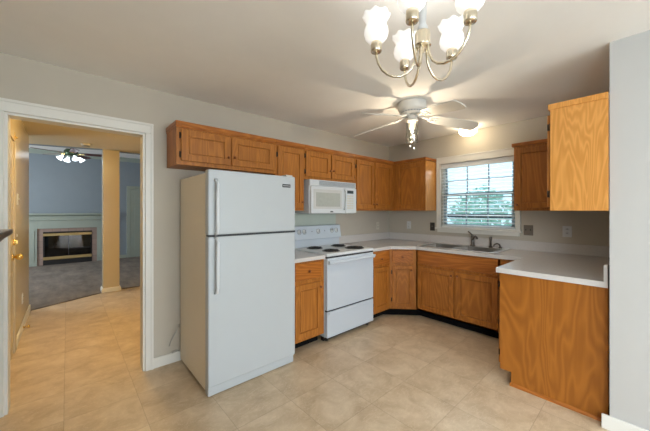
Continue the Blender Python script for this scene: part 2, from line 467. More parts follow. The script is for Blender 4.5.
basebd('baseboard_hall_left', -4.373, -4.357, 1.30, 2.775)
# living room shell
LH = 2.9; LY = 7.26
struct(MB().prism([(-7.0, 2.0), (-4.49, 2.0), (-4.49, 2.765), (-4.35, 2.765), (-3.55, 3.20), (-3.30, 3.25), (-2.98, 3.285), (-.9, 3.285), (-.9, LY), (-7.0, LY)], -.1, .008).world('floor_living', m_carpet))
t = MB()
for (a, b), (c, d) in (((-4.36, 2.765), (-3.55, 3.20)), ((-3.55, 3.20), (-3.30, 3.25)), ((-3.30, 3.25), (-2.2, 3.29))):
    L = Vector((c-a, d-b, 0)); n_ = Vector((-L.y, L.x, 0)).normalized()*.018
    t.prism([(a, b), (c, d), (c+n_.x, d+n_.y), (a+n_.x, b+n_.y)], 0, .011)
struct(t.build('trim_4', m_thresh))
struct(MB().box(-7.12, -.78, 2.0, LY+.12, LH, LH+.1).world('ceiling_living', m_ceil))
struct(MB().box(-7.0, -.78, LY, LY+.12, 0, LH).world('wall_living_far', m_wall_living))
struct(MB().box(-7.12, -7.0, 2.0, 4.4, 0, LH).box(-7.12, -7.0, 6.0, LY+.12, 0, LH).box(-7.12, -7.0, 4.4, 6.0, 0, .75).box(-7.12, -7.0, 4.4, 6.0, 2.25, LH).world('wall_living_left', m_wall_living))
struct(MB().box(-.9, -.78, 3.3, LY, 0, LH).world('wall_living_right', m_wall_living))
struct(MB().box(-7.0, -4.49, 1.9, 2.02, 0, LH).box(-2.08, -.78, 3.28, 3.40, 0, LH).world('wall_living_near', m_wall_living))
struct(MB().prism([(-4.49, 3.47), (-3.54, 3.20), (-3.30, 3.25), (-2.08, 3.28), (-2.08, 3.40), (-3.30, 3.37), (-3.52, 3.33), (-4.49, 3.60)], HC+.0, LH).build('trim_5', m_wall_living))
w3 = MB()
for a, b in ((4.4, 4.46), (5.17, 5.23), (5.94, 6.0)): w3.box(-7.10, -7.03, a, b, .75, 2.25)
w3.box(-7.10, -7.03, 4.4, 6.0, .75, .81).box(-7.10, -7.03, 4.4, 6.0, 2.19, 2.25)
w3 = struct(w3.build('window_3', m_trim)); MB().box(-7.065, -7.06, 4.46, 5.94, .81, 2.19).build('pane', m_glass, w3)
struct(MB().prof([(LY, LH), (LY-.09, LH), (LY-.075, LH-.03), (LY-.03, LH-.08), (LY-.012, LH-.11), (LY, LH-.11)], -7.0, -.9).build('trim_6', m_mantel))
basebd('baseboard_living_far', -3.0, -2.70, LY-.015, LY, .10, m_mantel)

# six panel door and casing on the living room far wall
dx0, dx1 = -2.60, -1.80
t = MB().box(dx0, dx1, LY-.02, LY, .01, 2.0)
for (u0, u1) in ((.10, .36), (.44, .70)):
    for (z0, z1) in ((.22, .80), (.95, 1.50), (1.62, 1.86)):
        t.box(dx0+u0, dx0+u1, LY-.028, LY-.019, z0, z1, bev=.007)
d2 = struct(t.build('door_2', m_mantel)); MB().ball(.028, (dx1-.07, LY-.06, .95)).cyl(.01, (dx1-.07, LY-.06, .95), (dx1-.07, LY-.02, .95)).build('door_knob', m_brass, d2)
struct(MB().box(dx0-.09, dx0, LY-.025, LY, 0, 2.0, bev=.004).box(dx1, dx1+.09, LY-.025, LY, 0, 2.0, bev=.004).box(dx0-.09, dx1+.09, LY-.025, LY, 2.001, 2.09, bev=.004).build('trim_7', m_mantel))

# door on the left wall of the hall, closed, seen edgewise
t = MB().box(-4.385, -4.366, .32, 1.17, .012, 2.03)
for (u0, u1) in ((.42, .68), (.80, 1.06)):
    for (z0, z1) in ((.22, .80), (.95, 1.50), (1.62, 1.88)):
        t.box(-4.368, -4.360, u0, u1, z0, z1, bev=.003)
d1 = struct(t.build('door_1', m_wall_hall))
def hall_knob(z, y, out):
    m = MB().cyl(.032, (-4.366, y, z), (-4.358, y, z)).cyl(.011, (-4.36, y, z), (-4.366+out, y, z))
    m.ball(.029, (-4.366+out, y, z), (1.0, 1, 1)); return m
hall_knob(.935, 1.10, .045).build('door_knob', m_brass, d1)
MB().cyl(.030, (-4.366, 1.10, 1.075), (-4.345, 1.10, 1.075)).box(-4.345, -4.33, 1.094, 1.106, 1.055, 1.095, bev=.002).build('deadbolt', m_brass, d1)
MB().box(-4.366, -4.352, 1.13, 1.155, 2.04, 2.12, bev=.003).cyl(.009, (-4.352, 1.09, 2.07), (-4.335, 1.09, 2.05)).build('door_latch', m_brass, d1)
struct(MB().box(-4.373, -4.355, 1.18, 1.28, 0, 2.039, bev=.004).box(-4.373, -4.355, .22, .31, 0, 2.039, bev=.004).box(-4.373, -4.355, .22, 1.28, 2.04, 2.13, bev=.004).build('trim_8', m_wall_hall))

# switch plates and outlets
def plate(name, label, cat, c, nrm, w=.072, h=.118, mat=m_white_pl, kind='outlet', det=None):
    """nrm: '-x' (on window wall), '-y' (on fridge wall), '+x' (on hall wall)"""
    Mx = {'-x': Matrix.Rotation(-PI/2, 4, 'Z'), '-y': Matrix.Identity(4), '+x': Matrix.Rotation(PI/2, 4, 'Z')}[nrm]
    M = Matrix.Translation(c) @ Mx
    r = thing(name, tuple(c), label, cat)
    MB().box(-w/2, w/2, -.007, 0, -h/2, h/2, bev=.003, M=M).build('cover_plate', mat, r)
    det = det or mat
    if kind == 'outlet':
        for s_ in (-1, 1):
            sk = MB().lathe([(.001, 0), (.0165, 0), (.0165, .003), (.001, .003)], n=20, close=True, M=M @ Matrix.Translation((0, -.007, s_*.021)) @ Matrix.Rotation(PI/2, 4, 'X')).build('socket', det, r)
            MB().box(-.0075, -.0045, -.0112, -.0098, s_*.021-.004, s_*.021+.006, M=M).box(.0045, .0075, -.0112, -.0098, s_*.021-.004, s_*.021+.006, M=M).build('slot', m_dgrey, sk)
    else:
        n_ = 2 if kind == 'double' else 1
        for k in range(n_):
            u = 0 if n_ == 1 else (-.023, .023)[k]
            MB().box(u-.005, u+.005, -.018, -.006, -.004, .014, bev=.002, M=M).build('toggle', det, r)
    return r
plate('wall_switch', 'small dark bronze switch plate on the wall just left of the kitchen window', 'switch', (0, -.764, 1.141), '-x', mat=m_plate_dk, kind='single', det=m_plate_br)
plate('wall_outlet', 'white outlet below the upper cabinet beside the corner on the window wall', 'outlet', (0, -.375, 1.150), '-x', mat=m_white_pl)
plate('wall_switch', 'wide taupe bronze double switch plate just right of the kitchen window', 'switch', (0, -1.941, 1.146), '-x', w=.092, mat=m_plate_br, kind='double', det=m_plate_dk)
plate('wall_outlet', 'white outlet under the right hand upper cabinets above the peninsula counter', 'outlet', (0, -2.288, 1.150), '-x', w=.078, mat=m_white_pl)
plate('wall_outlet', 'pale outlet on the wall right of the range near the corner', 'outlet', (-.306, 0, 1.134), '-y', mat=m_offwhite)
plate('wall_switch', 'white light switch on the hall wall above the brass door knob', 'switch', (-4.373, 1.508, 1.49), '+x', mat=m_white_pl, kind='single')
plate('wall_outlet', 'white outlet low on the hall wall near the floor', 'outlet', (-4.373, 1.954, .355), '+x', mat=m_white_pl)
t = MB().lathe([(.001, 0), (.018, 0), (.018, .004), (.010, .010), (.001, .012)], n=16, M=Matrix.Translation((-4.373, 1.43, 1.119)) @ Matrix.Rotation(PI/2, 4, 'Y'))
tag(t.build('doorbell_button', m_white_pl), 'tiny round white button on the hall wall below the light switch', 'button')
r = thing('door_stop', (-4.357, 1.865, .045), 'brass door stop sticking out of the hall baseboard', 'door stop')
MB().cyl(.014, (-4.357, 1.865, .045), (-4.350, 1.865, .045)).cyl(.006, (-4.35, 1.865, .045), (-4.32, 1.865, .045)).build('rod', m_brass, r)
MB().cyl(.016, (-4.322, 1.865, .045), (-4.302, 1.865, .045)).build('tip', m_brass, r)

r = thing('smoke_detector', (-3.764, 2.90, HC-.04), 'round smoke detector on the hall ceiling', 'smoke detector')
MB().lathe([(.001, -.040), (.045, -.038), (.062, -.022), (.066, 0), (.001, 0)], (-3.764, 2.90, HC)).build('housing', m_offwhite, r)
MB().lathe([(.040, -.0405), (.048, -.041), (.048, -.036), (.040, -.036)], (-3.764, 2.90, HC)).build('vent_ring', m_grey_pl, r)

# hall ceiling lamp (above the doorway head)
r = thing('ceiling_lamp', (-3.55, 1.02, HC), 'flush dome lamp on the hall ceiling just inside the doorway', 'ceiling lamp')
MB().lathe([(.001, 0), (.06, 0), (.06, -.02), (.001, -.02)], (-3.55, 1.02, HC)).build('base', m_brass, r)
m_halldome = glow('lit_hall_dome', (1, .70, .30), 110)
MB().lathe([(.05, -.015), (.10, -.03), (.135, -.052), (.138, -.066), (.10, -.092), (.04, -.106), (.001, -.108)], (-3.55, 1.02, HC)).build('glass_dome', m_halldome, r)

# fireplace
FY = 7.20
r = thing('fireplace', (-3.96, FY, .008), 'pale painted mantel fireplace with tiled surround and black brass trimmed firebox', 'fireplace')
t = MB()
t.box(-4.80, -4.54, FY-.06, LY, .008, 1.13).box(-3.376, -3.12, FY-.06, LY, .008, 1.13).box(-4.54, -3.376, FY-.06, LY, .925, 1.13)
t.box(-4.76, -4.58, FY-.072, FY-.058, .12, .90, bev=.006).box(-3.336, -3.16, FY-.072, FY-.058, .12, .90, bev=.006)
t.box(-4.84, -3.08, FY-.10, LY, 1.13, 1.155, bev=.006).box(-4.82, -3.10, FY-.075, LY, 1.155, 1.245)
t.build('mantel_frame', m_mantel, r)
MB().prof([(LY, 1.235), (FY-.09, 1.235), (FY-.11, 1.25), (FY-.15, 1.265), (FY-.17, 1.27), (FY-.17, 1.305), (LY, 1.305)], -4.90, -3.02).build('mantel_shelf', m_mantel, r)
MB().box(-4.54, -4.433, FY-.03, LY, .008, .925).box(-3.482, -3.376, FY-.03, LY, .008, .925).box(-4.433, -3.482, FY-.03, LY, .84, .925).build('tile_surround', m_brick, r)
fb = MB().box(-4.433, -3.482, LY-.012, LY-.004, .008, .84).box(-4.433, -4.41, FY-.035, LY, .008, .84).box(-3.505, -3.482, FY-.035, LY, .008, .84).box(-4.41, -3.505, FY-.035, LY, .81, .84).box(-4.41, -3.505, FY-.035, LY, .008, .13).build('firebox', m_fire, r)
for k in range(3):
    MB().cyl(.030, (-4.22+k*.12, LY-.03-.0*k, .16+.035*(k % 2)), (-3.80+k*.08, LY-.032, .17+.05*((k+1) % 2)), 10).build('log', m_log, fb)
gd = MB().box(-4.405, -3.96, FY-.032, FY-.026, .21, .735).box(-3.95, -3.51, FY-.032, FY-.026, .21, .735).build('glass_door', m_fireglass, r)
MB().box(-3.962, -3.948, FY-.04, FY-.02, .21, .735).build('centre_stile', m_black, gd)
MB().box(-4.43, -3.485, FY-.05, FY-.02, .735, .80, bev=.006).build('brass_bar', m_dbrass, r)
MB().box(-4.43, -3.485, FY-.05, FY-.02, .135, .21, bev=.006).build('brass_bar', m_dbrass, r)

# living room ceiling fan
fx, fy, fz = -3.92, 5.25, 2.56
r = thing('ceiling_fan', (fx, fy, fz), 'living room ceiling fan with dark cherry blades and four lit bell shades', 'ceiling fan')
MB().lathe([(.001, LH), (.07, LH), (.06, LH-.05), (.015, LH-.06), (.015, fz+.12), (.001, fz+.12)], (fx, fy, 0)).build('downrod', m_brass, r)
MB().lathe([(.001, .12), (.09, .11), (.12, .06), (.11, 0), (.07, -.03), (.001, -.03)], (fx, fy, fz)).build('motor_housing', m_greenm, r)
for k in range(5):
    a = math.radians(-12+72*k); M = Matrix.Translation((fx, fy, fz+.02)) @ Matrix.Rotation(a, 4, 'Z') @ Matrix.Rotation(math.radians(-12), 4, 'X')
    b = MB().prism([(.17, -.05), (.55, -.065), (.62, -.055), (.65, 0), (.62, .055), (.55, .065), (.17, .05)], -.004, .004, M=M).build('blade', m_redwood, r)
    MB().box(.09, .22, -.018, .018, -.012, -.004, M=M).build('blade_arm', m_brass, b)
for k in range(4):
    a = math.radians(20+90*k); d = Vector((math.cos(a), math.sin(a), 0)); p0 = Vector((fx, fy, fz-.02)); p1 = p0+d*.14+Vector((0, 0, -.03))
    am = MB().tube([p0, p0+d*.09, p1], .009).build('lamp_arm', m_greenm, r)
    M = Matrix.Translation(p1) @ Matrix.Rotation(a, 4, 'Z') @ Matrix.Rotation(math.radians(-42), 4, 'Y')
    MB().lathe([(.018, .005), (.026, -.02), (.036, -.05), (.056, -.085), (.060, -.09), (.05, -.078), (.001, -.05)], n=16, M=M).build('bell_shade', m_lrbulb, am)

# ------------------------------------------------------------------ kitchen cabinets
class Face:
    """a cabinet face: origin at floor, u along the face, d outwards"""
    def __init__(s, ox, oy, ang): s.M = Matrix.Translation((ox, oy, 0)) @ Matrix.Rotation(ang, 4, 'Z')
    # local x = u, local -y = outward
FA = lambda y: Face(0, y, 0)                     # wall with fridge: u = world x, outward = -y
FB = lambda x: Face(x, 0, -PI/2)                 # window wall: u = -world y, outward = -x
FC = lambda y: Face(0, y, PI)                    # right wall: u = -world x, outward = +y

def cab_door(root, F, u0, u1, z0, z1, hinge=None, knob=None, mat=m_oak, panel=True, fr=.055, hz=(.13, .13)):
    m = MB(); M = F.M
    if panel:
        m.box(u0, u0+fr, -.02, -.001, z0, z1, bev=.004, M=M).box(u1-fr, u1, -.02, -.001, z0, z1, bev=.004, M=M)
        m.box(u0+fr-.002, u1-fr+.002, -.02, -.001, z0, z0+fr, bev=.004, M=M).box(u0+fr-.002, u1-fr+.002, -.02, -.001, z1-fr, z1, bev=.004, M=M)
        m.box(u0+fr-.004, u1-fr+.004, -.006, -.001, z0+fr-.004, z1-fr+.004, M=M)
        g = .009
        m.box(u0+fr+g, u1-fr-g, -.0130, -.004, z0+fr+g, z1-fr-g, bev=.004, M=M)
    else:
        m.box(u0, u1, -.02, -.001, z0, z1, bev=.006, M=M)
    name = 'door' if panel else 'drawer_front'
    d = m.build(name, mat, root)
    if hinge:
        u = u0 if hinge == 'l' else u1; s_ = -1 if hinge == 'l' else 1
        for z in (z0+hz[0]*min(1, (z1-z0)/.5)*.6+.01, z1-hz[1]*min(1, (z1-z0)/.5)*.6-.01):
            MB().box(u+s_*.0, u+s_*.013, -.006, -.001, z-.026, z+.026, bev=.002, M=M).cyl(.005, (u+s_*.004, -.014, z-.022), (u+s_*.004, -.014, z+.022), 8, M=M).build('hinge', m_hinge, d)
    if knob:
        u, z = knob
        MB().lathe([(.001, .026), (.011, .024), (.0135, .018), (.010, .009), (.0065, .004), (.007, 0), (.001, 0)], n=14, M=M @ Matrix.Translation((u, -.02, z)) @ Matrix.Rotation(PI/2, 4, 'X')).build('knob', m_knob, d)
    return d

UT = 2.071    # upper body top (crown above)
CT = 2.109
def upper_A(label, x0, x1, zb, left_open=False):
    r = thing('upper_cabinet', ((x0+x1)/2, -.15, zb), label, 'cabinet', None)
    return r
UF = -.305
def body_A(r, x0, x1, zb):
    MB().box(x0, x1, UF, -.003, zb, UT+.005, bev=.0015).build('carcass', m_oak, r)
    return r
def crown_A(r, x0, x1, lx=0, rx=0):
    MB().box(x0-lx, x1-rx, UF-.02, -.003, UT, CT, bev=.004).box(x0-lx*.5, x1-rx, UF-.011, -.003, UT-.014, UT+.002, bev=.003).build('crown_moulding', m_oak_x, r)

E1, E2, E3, E4 = -3.318, -2.382, -2.006, -1.172
r = upper_A('short two-door oak upper cabinet above the white refrigerator', E1, E2, 1.7525); body_A(r, E1+.001, E2-.001, 1.7525); crown_A(r, E1, E2, .008)
cab_door(r, FA(UF), -3.283, -2.868, 1.785, 2.043, 'l', (-2.888, 1.855))
cab_door(r, FA(UF), -2.850, -2.402, 1.785, 2.043, None, (-2.828, 1.86))
r = upper_A('narrow single-door oak upper cabinet between refrigerator and microwave', E2, E3, 1.372); body_A(r, E2+.001, E3-.001, 1.372); crown_A(r, E2, E3)
cab_door(r, FA(UF), -2.355, -2.024, 1.40, 2.043, 'l', (-2.045, 1.465))
r = upper_A('short two-door oak upper cabinet above the microwave', E3, E4, 1.728); body_A(r, E3+.001, E4-.001, 1.728); crown_A(r, E3, E4)
cab_door(r, FA(UF), -1.990, -1.612, 1.757, 2.043, 'l', (-1.632, 1.845))
cab_door(r, FA(UF), -1.596, -1.197, 1.757, 2.043, 'r', (-1.576, 1.85))
r = upper_A('tall two-door oak upper cabinet right of the microwave running into the corner', E4, 0, 1.372); body_A(r, E4+.001, UF-.001, 1.372); crown_A(r, E4, UF-.022, 0, 0)
cab_door(r, FA(UF), -1.150, -.787, 1.40, 2.043, 'l', (-.812, 1.46))
cab_door(r, FA(UF), -.768, -.372, 1.40, 2.043, None, (-.745, 1.46))
# window wall, left of window
YB = -.8178
r = thing('upper_cabinet', (-.15, -.56, 1.372), 'single-door oak upper cabinet left of the window with glossy end panel', 'cabinet')
MB().box(UF, -.003, YB, -.003, 1.372, UT+.005, bev=.0015).build('carcass', m_oak, r)
MB().box(UF-.02, -.003, YB-.018, -.003, UT, CT, bev=.004).build('crown_moulding', m_oak_y, r)
cab_door(r, FB(UF), .372, .798, 1.40, 2.043, None, None)
MB().box(UF+.012, -.005, YB-.004, YB, 1.376, UT-.002).build('end_panel', m_oak_gold, r)
# window wall, right of window
r = thing('upper_cabinet', (-.15, -2.14, 1.372), 'single-door oak upper cabinet right of the window, half hidden by the gold end panel', 'cabinet')
MB().box(UF, -.003, -2.38, -1.878, 1.372, UT+.005, bev=.0015).build('carcass', m_oak, r)
MB().box(UF-.02, -.003, -2.385, -1.86, UT, CT, bev=.004).build('crown_moulding', m_oak_y, r)
cab_door(r, FB(UF), 1.893, 2.335, 1.40, 2.043, None, (1.915, 1.435))
# right wall uppers, seen by their end panel
r = thing('upper_cabinet', (-.75, -2.55, 1.372), 'oak upper cabinet over the peninsula showing a large golden wood-grain end panel', 'cabinet')
MB().box(-1.472, -.003, -2.705, -2.414, 1.372, UT+.005, bev=.0015).build('carcass', m_oak, r)
MB().box(-1.477, -1.469, -2.705, -2.416, 1.372, UT).build('end_panel', m_oak_gold, r)
MB().box(-1.484, -.003, -2.705, -2.404, UT, CT, bev=.002).build('crown_moulding', m_oak_gold, r)
cab_door(r, FC(-2.414), 1.03, 1.455, 1.40, 2.043, 'r', (1.05, 1.46))
cab_door(r, FC(-2.414), .57, 1.015, 1.40, 2.043, 'l', (.99, 1.46))

# base cabinets
BF = -.63
CB = .876
def base_body(r, poly, toe, mat=m_oak):
    MB().prism(poly, .102, CB-.001).build('carcass', mat, r)
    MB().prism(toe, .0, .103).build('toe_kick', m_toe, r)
RX0, RX1 = -1.985, -1.232
r = thing('base_cabinet', (-2.2, -.32, 0), 'narrow oak base cabinet with one drawer and door between refrigerator and range', 'cabinet')
base_body(r, [(-2.40, BF), (RX0-.012, BF), (RX0-.012, -.003), (-2.40, -.003)], [(-2.40, BF+.10), (RX0-.012, BF+.10), (RX0-.012, -.003), (-2.40, -.003)])
cab_door(r, FA(BF), -2.372, -2.042, .135, .655, 'l', (-2.062, .60))
cab_door(r, FA(BF), -2.372, -2.042, .695, .862, None, (-2.21, .778), mat=m_oak_x, panel=False)
r = thing('base_cabinet', (-1.04, -.32, 0), 'narrow oak base cabinet with drawer and door just right of the range', 'cabinet')
DA = -.856; DBY = -.876
base_body(r, [(RX1+.008, BF), (DA-.001, BF), (DA-.001, -.003), (RX1+.008, -.003)], [(RX1+.008, BF+.10), (DA-.001, BF+.10), (DA-.001, -.003), (RX1+.008, -.003)])
cab_door(r, FA(BF), -1.205, -.885, .135, .665, 'l', None)
cab_door(r, FA(BF), -1.205, -.885, .70, .862, None, (-1.06, .77), mat=m_oak_x, panel=False)
# diagonal corner
r = thing('corner_base_cabinet', (-.4, -.4, 0), 'oak corner base cabinet with angled drawer and door', 'cabinet')
base_body(r, [(DA, BF), (BF, DBY), (-.003, DBY), (-.003, -.003), (DA, -.003)], [(DA, BF+.10), (BF+.10, DBY), (-.003, DBY), (-.003, -.003), (DA, -.003)])
ang = math.atan2(DBY-BF, BF-DA); Ld = math.hypot(BF-DA, DBY-BF)
FD = Face(DA, BF, ang)
cab_door(r, FD, .030, Ld-.045, .135, .665, 'l', (Ld-.068, .61), fr=.045)
cab_door(r, FD, .030, Ld-.045, .70, .862, None, (Ld/2-.008, .775), mat=m_oak_x, panel=False)
# sink base
r = thing('base_cabinet', (-.32, -1.36, 0), 'wide oak sink base cabinet with false front and two doors below the window', 'cabinet')
SB = -1.842
t = MB().prism([(BF, SB), (BF, DBY-.001), (BF+.02, DBY-.001), (BF+.02, SB)], .102, CB-.001).box(BF, -.003, SB, SB+.018, .102, CB-.001).box(BF, -.003, DBY-.019, DBY-.001, .102, CB-.001).box(BF, -.003, SB, DBY-.001, .102, .12)
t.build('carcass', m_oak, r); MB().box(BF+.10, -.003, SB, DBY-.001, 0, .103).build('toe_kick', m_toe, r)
cab_door(r, FB(BF), .905, 1.365, .135, .665, None, (1.342, .617))
cab_door(r, FB(BF), 1.392, 1.825, .135, .665, 'r', (1.412, .622))
cab_door(r, FB(BF), .905, 1.825, .70, .862, None, None, mat=m_oak_y, panel=False)
# blind corner piece
r = thing('base_cabinet', (-.32, -1.94, 0), 'oak base cabinet sliver between sink base and peninsula', 'cabinet')
MB().box(BF, -.003, -2.04, SB-.001, .102, CB-.001).build('carcass', m_oak, r)
MB().box(BF+.10, -.003, -2.04, SB-.001, 0, .103).build('toe_kick', m_toe, r)
cab_door(r, FB(BF), 1.862, 2.03, .70, .862, None, None, mat=m_oak_y, panel=False)
cab_door(r, FB(BF), 1.862, 2.03, .135, .665, None, None, fr=.04)
# peninsula
PX, PY = -1.375, -2.072
r = thing('base_cabinet', (-.9, -2.4, 0), 'oak peninsula base cabinet with large wavy-grain end panel beside the right wall', 'cabinet')
MB().box(PX+.006, -.003, -2.698, PY, .102, CB-.001).build('carcass', m_oak, r)
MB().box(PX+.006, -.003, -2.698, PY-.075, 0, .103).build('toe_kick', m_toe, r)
t = MB().prof([(-2.698, .0), (PY-.078, .0), (PY-.078, .102), (PY, .102), (PY, CB-.001), (-2.698, CB-.001)], PX, PX+.006, axis='x')
t.build('end_panel', m_oak_panel, r)
MB().prof([(-.016+PX, .0), (PX, .0), (PX, .022), (PX-.005, .020), (PX-.012, .012)], -2.672, PY-.07, axis='y').build('shoe_moulding', m_oak_y, r)
cab_door(r, FC(PY), .98, 1.345, .135, .862, 'r', (1.0, .80))
cab_door(r, FC(PY), .66, .965, .135, .862, 'l', (.945, .80))

# countertops
r = thing('countertop', (-2.2, -.33, CB), 'short pale laminate countertop between refrigerator and range', 'countertop')
MB().box(-2.40, RX0-.010, -.655, -.003, CB, .914, bev=.005).build('slab', m_counter, r)
MB().box(-2.40, RX0-.010, -.022, -.003, .914, 1.02, bev=.003).build('backsplash', m_counter, r)
r = thing('countertop', (-.7, -1.3, CB), 'long U-shaped pale grey laminate countertop around the sink with low backsplash', 'countertop')
t = MB()
c1, c2 = CB, .914
SX0, SX1, SY0, SY1 = -.545, -.150, -1.735, -.89
e = .655
t.prism([(RX1+.008, -.003), (RX1+.008, -e), (DA-.01, -e), (-e, DBY-.01), (-e, SY1), (-.003, SY1), (-.003, -.003)], c1, c2)
t.box(-e, SX0, SY0, SY1, c1, c2).box(SX1, -.003, SY0, SY1, c1, c2)
t.prism([(-e, SY0), (-.003, SY0), (-.003, -2.698), (-1.40, -2.698), (-1.40, -2.05), (-e, -2.05)][::-1], c1, c2)
t.build('slab', m_counter, r)
t = MB().box(RX1+.008, -.003, -.022, -.003, c2, 1.022, bev=.003).box(-.022, -.003, -2.698, -.022, c2, 1.022, bev=.003).box(-1.40, -.022, -2.698, -2.678, c2, 1.022, bev=.003)
t.build('backsplash', m_counter, r)

# sink
sx0, sx1, sy0, sy1 = -.575, -.055, -1.765, -.86
r = thing('sink', (-.31, -1.305, c2), 'double bowl stainless steel sink set in the counter under the window', 'sink')
t = MB(); mid = -1.305
by = [(-1.725, mid-.02), (mid+.02, -.90)]; bx = (-.540, -.155)
t.box(sx0, bx[0], sy0, sy1, c2, c2+.006, bev=.002).box(bx[1], sx1, sy0, sy1, c2, c2+.006, bev=.002)
t.box(bx[0], bx[1], sy0, by[0][0], c2, c2+.006).box(bx[0], bx[1], by[0][1], by[1][0], c2, c2+.006).box(bx[0], bx[1], by[1][1], sy1, c2, c2+.006)
t.build('rim', m_steel, r)
for a, b in by:
    m = MB(); z0 = c2-.17
    m.box(bx[0]-.002, bx[0], a, b, z0, c2+.005).box(bx[1], bx[1]+.002, a, b, z0, c2+.005).box(bx[0], bx[1], a-.002, a, z0, c2+.005).box(bx[0], bx[1], b, b+.002, z0, c2+.005).box(bx[0], bx[1], a, b, z0-.002, z0)
    bo = m.build('bowl', m_bowl, r)
    MB().lathe([(.001, .001), (.035, .001), (.042, .004), (.045, 0), (.001, 0)], ((bx[0]+bx[1])/2, (a+b)/2, z0)).build('drain', m_nickel, bo)
# faucet
fc = (-.105, -1.365, c2+.006)
r = thing('faucet', fc, 'dark nickel single-lever kitchen faucet on the sink rim', 'faucet')
MB().lathe([(.001, 0), (.030, 0), (.030, .008), (.022, .02), (.020, .10), (.022, .125), (.014, .14), (.001, .142)], fc).build('body', m_nickel, r)
MB().tube([(fc[0], fc[1], fc[2]+.07), (fc[0]-.04, fc[1]-.03, fc[2]+.115), (fc[0]-.09, fc[1]-.07, fc[2]+.138), (fc[0]-.125, fc[1]-.095, fc[2]+.130), (fc[0]-.135, fc[1]-.105, fc[2]+.108)], [.014, .013, .012, .012, .013]).build('spout', m_nickel, r)
MB().tube([(fc[0], fc[1], fc[2]+.135), (fc[0]-.0, fc[1]+.03, fc[2]+.165), (fc[0]-.0, fc[1]+.055, fc[2]+.185)], [.010, .008, .010]).build('lever', m_nickel, r)
sp = (-.10, -1.575, c2+.006)
r = thing('side_sprayer', sp, 'dark nickel side sprayer standing right of the faucet', 'sprayer')
MB().lathe([(.001, 0), (.024, 0), (.022, .012), (.013, .02), (.001, .02)], sp).build('base', m_nickel, r)
MB().lathe([(.001, .02), (.012, .02), (.011, .07), (.015, .10), (.017, .125), (.010, .135), (.001, .135)], sp).box(sp[0]-.03, sp[0], sp[1]-.008, sp[1]+.008, sp[2]+.108, sp[2]+.13, bev=.004).build('spray_head', m_nickel, r)
ag = (-.085, -1.675, c2+.006)
r = thing('dispenser', ag, 'small dark curved dispenser spout at the right end of the sink rim', 'dispenser')
MB().lathe([(.001, 0), (.020, 0), (.018, .012), (.010, .02), (.001, .022)], ag).build('base', m_nickel, r)
MB().tube([(ag[0], ag[1], ag[2]+.015), (ag[0]-.01, ag[1]+.005, ag[2]+.045), (ag[0]-.035, ag[1]+.025, ag[2]+.058), (ag[0]-.06, ag[1]+.045, ag[2]+.045), (ag[0]-.068, ag[1]+.052, ag[2]+.02)], .009).build('spout', m_nickel, r)

# wall panel behind the range
tag(MB().box(-2.37, -1.227, -.004, -.0005, 1.022, 1.37).build('splash_panel', m_splash), 'pale green-grey wall panel behind the range under the microwave', 'panel')

# ------------------------------------------------------------------ range
r = thing('range', (-1.61, -.35, 0), 'white freestanding electric coil range with oven between base cabinets', 'range')
yf = -.628
t = MB().box(RX0, RX1, yf, -.03, .052, .90, bev=.003)
t.build('body', m_range, r)
for x in (RX0+.05, RX1-.05):
    for y in (-.60, -.08): MB().cyl(.018, (x, y, 0), (x, y, .07), 12).build('foot', m_black, r)
MB().box(RX0-.002, RX1+.002, -.668, -.055, .893, .925, bev=.009, seg=3).build('cooktop', m_white, r)
MB().box(RX0+.004, RX1-.004, -.660, yf, .876, .894).build('vent_gap', m_dgrey, r)
od = MB().box(RX0+.003, RX1-.003, -.668, yf+.001, .334, .875, bev=.008).build('oven_door', m_range, r)
hb = MB()
hb.tube([(RX0+.02, -.668, .825), (RX0+.022, -.693, .828), (RX0+.05, -.700, .83), (RX1-.05, -.700, .83), (RX1-.022, -.693, .828), (RX1-.02, -.668, .825)], .013, 12)
hb.box(RX0+.01, RX1+.004, -.700, -.668, .832, .852, bev=.006)
hb.build('handle', m_range, od)
MB().box(RX0+.006, RX1-.006, -.658, yf+.001, .312, .337).build('drawer_gap', m_dgrey, r)
sd = MB().box(RX0+.003, RX1-.003, -.668, yf+.001, .052, .321, bev=.008).build('storage_drawer', m_range, r)
MB().box(RX0+.02, RX1-.02, -.678, -.666, .292, .323, bev=.006).build('drawer_lip', m_range, sd)
MB().box(RX0+.01, RX1-.01, -.60, -.56, .004, .060).build('kick_plate', m_black, r)
# backguard
bg = MB().box(RX0, RX1, -.075, -.022, .915, 1.03).prof([(-.022, 1.02), (-.105, 1.015), (-.110, 1.025), (-.082, 1.178), (-.072, 1.186), (-.022, 1.186)], RX0-.001, RX1+.006).build('backguard', m_range, r)
nrm = Vector((0, -.983, .18)).normalized()
for i, x in enumerate((-1.915, -1.838, -1.617, -1.385, -1.305)):
    z = 1.115; y = -.0945
    M = Matrix.Translation((x, y, z)) @ Vector((0, -.983, .18)).to_track_quat('Z', 'Y').to_matrix().to_4x4()
    big = i == 2
    kb = MB().lathe([(.001, .022), (.014, .021), (.017, .006), (.024 if not big else .027, .004), (.025 if not big else .028, 0), (.001, 0)], n=20, M=M).build('control_knob', m_white_pl, r)
    MB().box(-.003, .003, -.017, .017, .016, .026, bev=.001, M=M).build('grip', m_grey_pl, kb)
    ring = MB(); ring.lathe([(.029, .0), (.032, .0), (.032, .0012), (.029, .0012)], n=24, M=M); ring.build('dial_marks', m_grey_pl, r)
for x in (-1.72, -1.51):
    M = Matrix.Translation((x, -.0945, 1.115)) @ nrm.to_track_quat('Z', 'Y').to_matrix().to_4x4()
    MB().lathe([(.001, .003), (.006, .003), (.007, 0), (.001, 0)], n=12, M=M).build('indicator', m_grey_pl, r)
